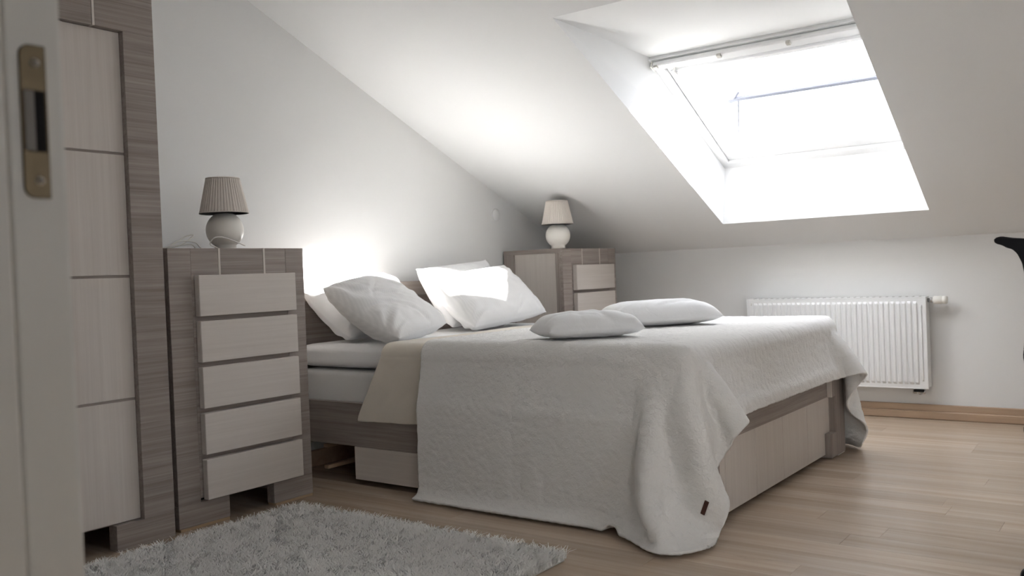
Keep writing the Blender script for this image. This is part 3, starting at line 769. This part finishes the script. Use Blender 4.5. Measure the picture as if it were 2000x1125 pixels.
# ================================================================== RADIATOR
rad = thing('radiator', (5.94, 1.78, .2), 'white ribbed panel radiator on the knee wall', 'radiator')
RX, ry0, ry1, rz0, rz1 = 5.90, 1.218, 2.352, .198, .766
NR = 32; mgy = .045; prof = []
pitch = (ry1-ry0-2*mgy)/NR
rows = [(rz0, 0), (rz0+.028, 0), (rz0+.042, 1), (rz1-.042, 1), (rz1-.028, 0), (rz1, 0)]
ycol = [(ry0, 0), (ry0+mgy, 0)]
for i in range(NR):
    a = ry0+mgy+i*pitch
    ycol += [(a+pitch*.12, 0), (a+pitch*.30, 1), (a+pitch*.70, 1), (a+pitch*.88, 0)]
ycol += [(ry1-mgy, 0), (ry1, 0)]
P = np.zeros((len(ycol), len(rows), 3))
for i, (yy, a) in enumerate(ycol):
    for j, (zz, b_) in enumerate(rows): P[i, j] = (RX - .009*a*b_, yy, zz)
fp = link('front_panel', grid_mesh('front_panel', P), 'radiator', rad)
md = fp.modifiers.new('thickness', 'SOLIDIFY'); md.thickness = .003; md.offset = -1
box('edge_frame', RX-.004, RX+.006, ry0-.002, ry0+.006, rz0, rz1, 'radiator', rad, .002); box('edge_frame', RX-.004, RX+.006, ry1-.006, ry1+.002, rz0, rz1, 'radiator', rad, .002)
box('edge_frame', RX-.004, RX+.006, ry0, ry1, rz1-.008, rz1, 'radiator', rad, .002); box('edge_frame', RX-.004, RX+.006, ry0, ry1, rz0, rz0+.008, 'radiator', rad, .002)
tube('joint_bead', [(RX-.002, ry0+.028, rz0+.05), (RX-.004, ry0+.028, rz0+.06), (RX-.004, ry0+.028, rz1-.06), (RX-.002, ry0+.028, rz1-.05)], .005, 'radiator', rad)
box('side_panel', RX+.004, 5.985, ry0-.002, ry0+.002, rz0+.01, rz1, 'radiator', rad, .001); box('side_panel', RX+.004, 5.985, ry1-.002, ry1+.002, rz0+.01, rz1, 'radiator', rad, .001)
box('back_panel', 5.978, 5.984, ry0, ry1, rz0, rz1-.01, 'radiator', rad, .001)
tg = box('top_grille', RX+.004, 5.985, ry0, ry1, rz1-.003, rz1, 'radiator', rad, .0005)
for i in range(28):
    yy = ry0+.04+i*(ry1-ry0-.08)/27; box('grille_slot', RX+.02, 5.97, yy-.004, yy+.004, rz1-.0005, rz1+.0006, 'seam', tg, 0)
for yy in (1.5, 2.1): box('wall_bracket', 5.984, XK, yy-.02, yy+.02, .3, .7, 'zinc', rad, .001)
vz = .742
vb = lathe('valve_body', [(.0001, 0), (.013, 0), (.013, .014), (.017, .016), (.017, .028), (.010, .030), (.010, .036)], (5.945, ry0-.001, vz), 'chrome', rad, 24, 'y')
kn = lathe('thermostat_knob', [(.010, .030), (.022, .034), (.0245, .040), (.0245, .082), (.0225, .084), (.0225, .088), (.0245, .090), (.0245, .104), (.021, .112), (.0001, .113)], (5.945, ry0-.001, vz), 'plastic', rad, 32, 'y')
lathe('vent_plug', [(.0001, .004), (.007, .004), (.009, 0)], (RX-.001, ry1-.03, rz1-.035), 'zinc', rad, 16, 'y')
for yy in (1.255, 1.305):
    lathe('pipe_fitting', [(.0001, -.036), (.009, -.036), (.012, -.03), (.012, -.016), (.009, -.014), (.009, 0)], (5.945, yy, rz0+.002), 'chrome', rad, 16)
box('valve_block', 5.925, 5.965, 1.250, 1.310, rz0-.024, rz0-.006, 'black_plastic', rad, .004)
tube('pipe', catmull([(5.945, 1.28, rz0-.02), (5.955, 1.28, rz0-.035), (5.985, 1.28, rz0-.04), (XK, 1.28, rz0-.04)], 4), .007, 'chrome', rad)

# ================================================================== RUG
rx0, rx1, ryA, ryB = 1.16, 2.60, 1.70, 3.13
rug = thing('shaggy_rug', ((rx0+rx1)/2, (ryA+ryB)/2, 0), 'shaggy pale grey rug on the floor in front of the chests', 'rug')
box('backing', rx0+.02, rx1-.02, ryA+.02, ryB-.02, 0, .010, 'rug_base', rug, .003)
NS = 95000
bx_ = rng.uniform(rx0+.015, rx1-.015, NS); by_ = rng.uniform(ryA+.015, ryB-.015, NS)
clump = np.array([noise.noise((bx_[i]*22, by_[i]*22, 0)) for i in range(NS)]); clump2 = np.array([noise.noise((bx_[i]*16, by_[i]*16, 9)) for i in range(NS)])
ang = clump*4.5 + clump2*3 + rng.normal(0, .95, NS); ln = rng.uniform(.038, .066, NS); wd_ = rng.uniform(.0011, .0021, NS)
lean_ = rng.uniform(.2, .85, NS)
dx, dy = np.cos(ang), np.sin(ang); sx, sy = -dy, dx
VV = np.zeros((NS, 6, 3)); base_z = .008
for k, (t, wf) in enumerate(((0, 1), (.55, 1.0), (1, .35))):
    hz = base_z + ln*np.sin(t*1.1)*.80*(1-.35*lean_*t); ho = ln*lean_*t*t*.9
    for s, sg in enumerate((-1, 1)):
        VV[:, k*2+s, 0] = bx_+dx*ho+sx*wd_*wf*sg; VV[:, k*2+s, 1] = by_+dy*ho+sy*wd_*wf*sg; VV[:, k*2+s, 2] = hz
bi = np.arange(NS)*6
FF = np.concatenate([np.stack([bi, bi+1, bi+3, bi+2], -1), np.stack([bi+2, bi+3, bi+5, bi+4], -1)])
me = bpy.data.meshes.new('pile'); me.from_pydata(VV.reshape(-1, 3).tolist(), [], FF.tolist())
po = link('pile', me, 'pile', rug); po['kind'] = 'stuff'

# ================================================================== OFFICE CHAIR (mostly out of frame on the right)
ch = thing('office_chair', (3.16, .13, 0), 'black office chair at the right edge of the view', 'chair')
cx0, cy0 = 3.17, .145
half = [(0, 1.046), (.20, 1.046), (.235, 1.050), (.262, 1.056), (.278, 1.052), (.283, 1.043), (.276, 1.034), (.262, 1.030), (.247, 1.020), (.235, 1.017), (.222, 1.003), (.210, .975), (.205, .94), (.205, .80), (.215, .70), (.205, .62), (.16, .58), (0, .575)]
outl = [(cy0+a, b_) for a, b_ in half] + [(cy0-a, b_) for a, b_ in half[-2:0:-1]]
bk = prism('backrest', outl, 'x', 3.0, 3.028, 'black_mesh', ch, .004)
box('back_spine', 3.028, 3.055, cy0-.03, cy0+.03, .40, .95, 'black_plastic', ch, .008)
box('spine_arm', 3.03, 3.22, cy0-.03, cy0+.03, .385, .42, 'black_plastic', ch, .008)
st = bmesh.new(); add_box(st, 3.06, 3.50, cy0-.23, cy0+.23, .435, .505, .03, 3)
link('seat', from_bm(st, 'seat'), 'black_mesh', ch)
lathe('gas_column', [(.0001, .08), (.028, .08), (.028, .26), (.018, .262), (.018, .435), (.0001, .435)], (3.22, .10, 0), 'black_plastic', ch, 24)
for k in range(5):
    # one arm of the star base points to the caster seen at the frame's corner
    a = math.atan2(.26, -.15) + k*2*math.pi/5; ex, ey = 3.22+.30*math.cos(a), .10+.30*math.sin(a)
    lg = tube('base_arm', [(3.22, .10, .115), (3.22+.15*math.cos(a), .10+.15*math.sin(a), .105), (ex, ey, .078)], [.03, .024, .016], 'chrome', ch, 12)
    ca = tube('caster_stem', [(ex, ey, .085), (ex, ey, .045)], .008, 'zinc', lg, 8)
    nx_, ny_ = -math.sin(a), math.cos(a)
    for sg in (-1, 1):
        pts = [(ex+nx_*sg*.008, ey+ny_*sg*.008, .026), (ex+nx_*sg*.024, ey+ny_*sg*.024, .026)]
        tube('caster_wheel', pts, .026, 'black_plastic', lg, 24)
    tube('caster_hood', [(ex+nx_*.02, ey+ny_*.02, .042), (ex-nx_*.02, ey-ny_*.02, .042)], .018, 'chrome', lg, 16)

# leather tag on the bedspread corner: find the surface point nearest the wanted spot
tgt = np.array([2.92, 1.37, .135]); D = np.linalg.norm(QF-tgt, axis=-1)
ii, jj = np.unravel_index(D.argmin(), D.shape); NN = normals(QF); n0 = Vector(NN[ii, jj]); p0 = Vector(QF[ii, jj])
if n0.x > 0 and abs(n0.x) > abs(n0.y): n0 = -n0
if n0.dot(Vector((0, 0, 1)) - p0) < 0: n0 = -n0
du = Vector(QF[min(ii+3, QF.shape[0]-1), jj]-QF[max(ii-3, 0), jj]).normalized()
if du.z < 0: du = -du
dv = du.cross(n0).normalized(); du = n0.cross(dv).normalized()
if du.z < 0: du = -du
MM = Matrix(((dv.x, du.x, n0.x, 0), (dv.y, du.y, n0.y, 0), (dv.z, du.z, n0.z, 0), (0, 0, 0, 1))); MM.translation = p0 + n0*.0125
bm = bmesh.new(); add_box(bm, -.008, .008, -.028, .028, -.004, .0015, .0008, 1, MM)
lt = link('brand_tag', from_bm(bm, 'brand_tag'), 'leather_tag', qo); lt.name = 'leather_tag'; lt['label'] = 'small dark brown leather tag'

# ================================================================== OUTSIDE: rail on the roof beyond the pane
def rp(s, y, n): return wpt(s, y, n)
rr_ = thing('roof_rail', rp(.54, 1.6, .12), 'grey roof rail with a brace seen through the roof window', 'rail')
box('rail', .528, .556, .80, 2.206, .11, .13, 'rail_paint', rr_, .003, M=MW)
tube('post', [rp(.535, 2.088, .12), rp(.03, 2.285, .12), rp(.0, 2.30, .06)], .006, 'rail_paint', rr_)
tube('brace', [rp(.441, 2.21, .115), rp(.608, 2.059, .125)], .010, 'rail_paint', rr_)
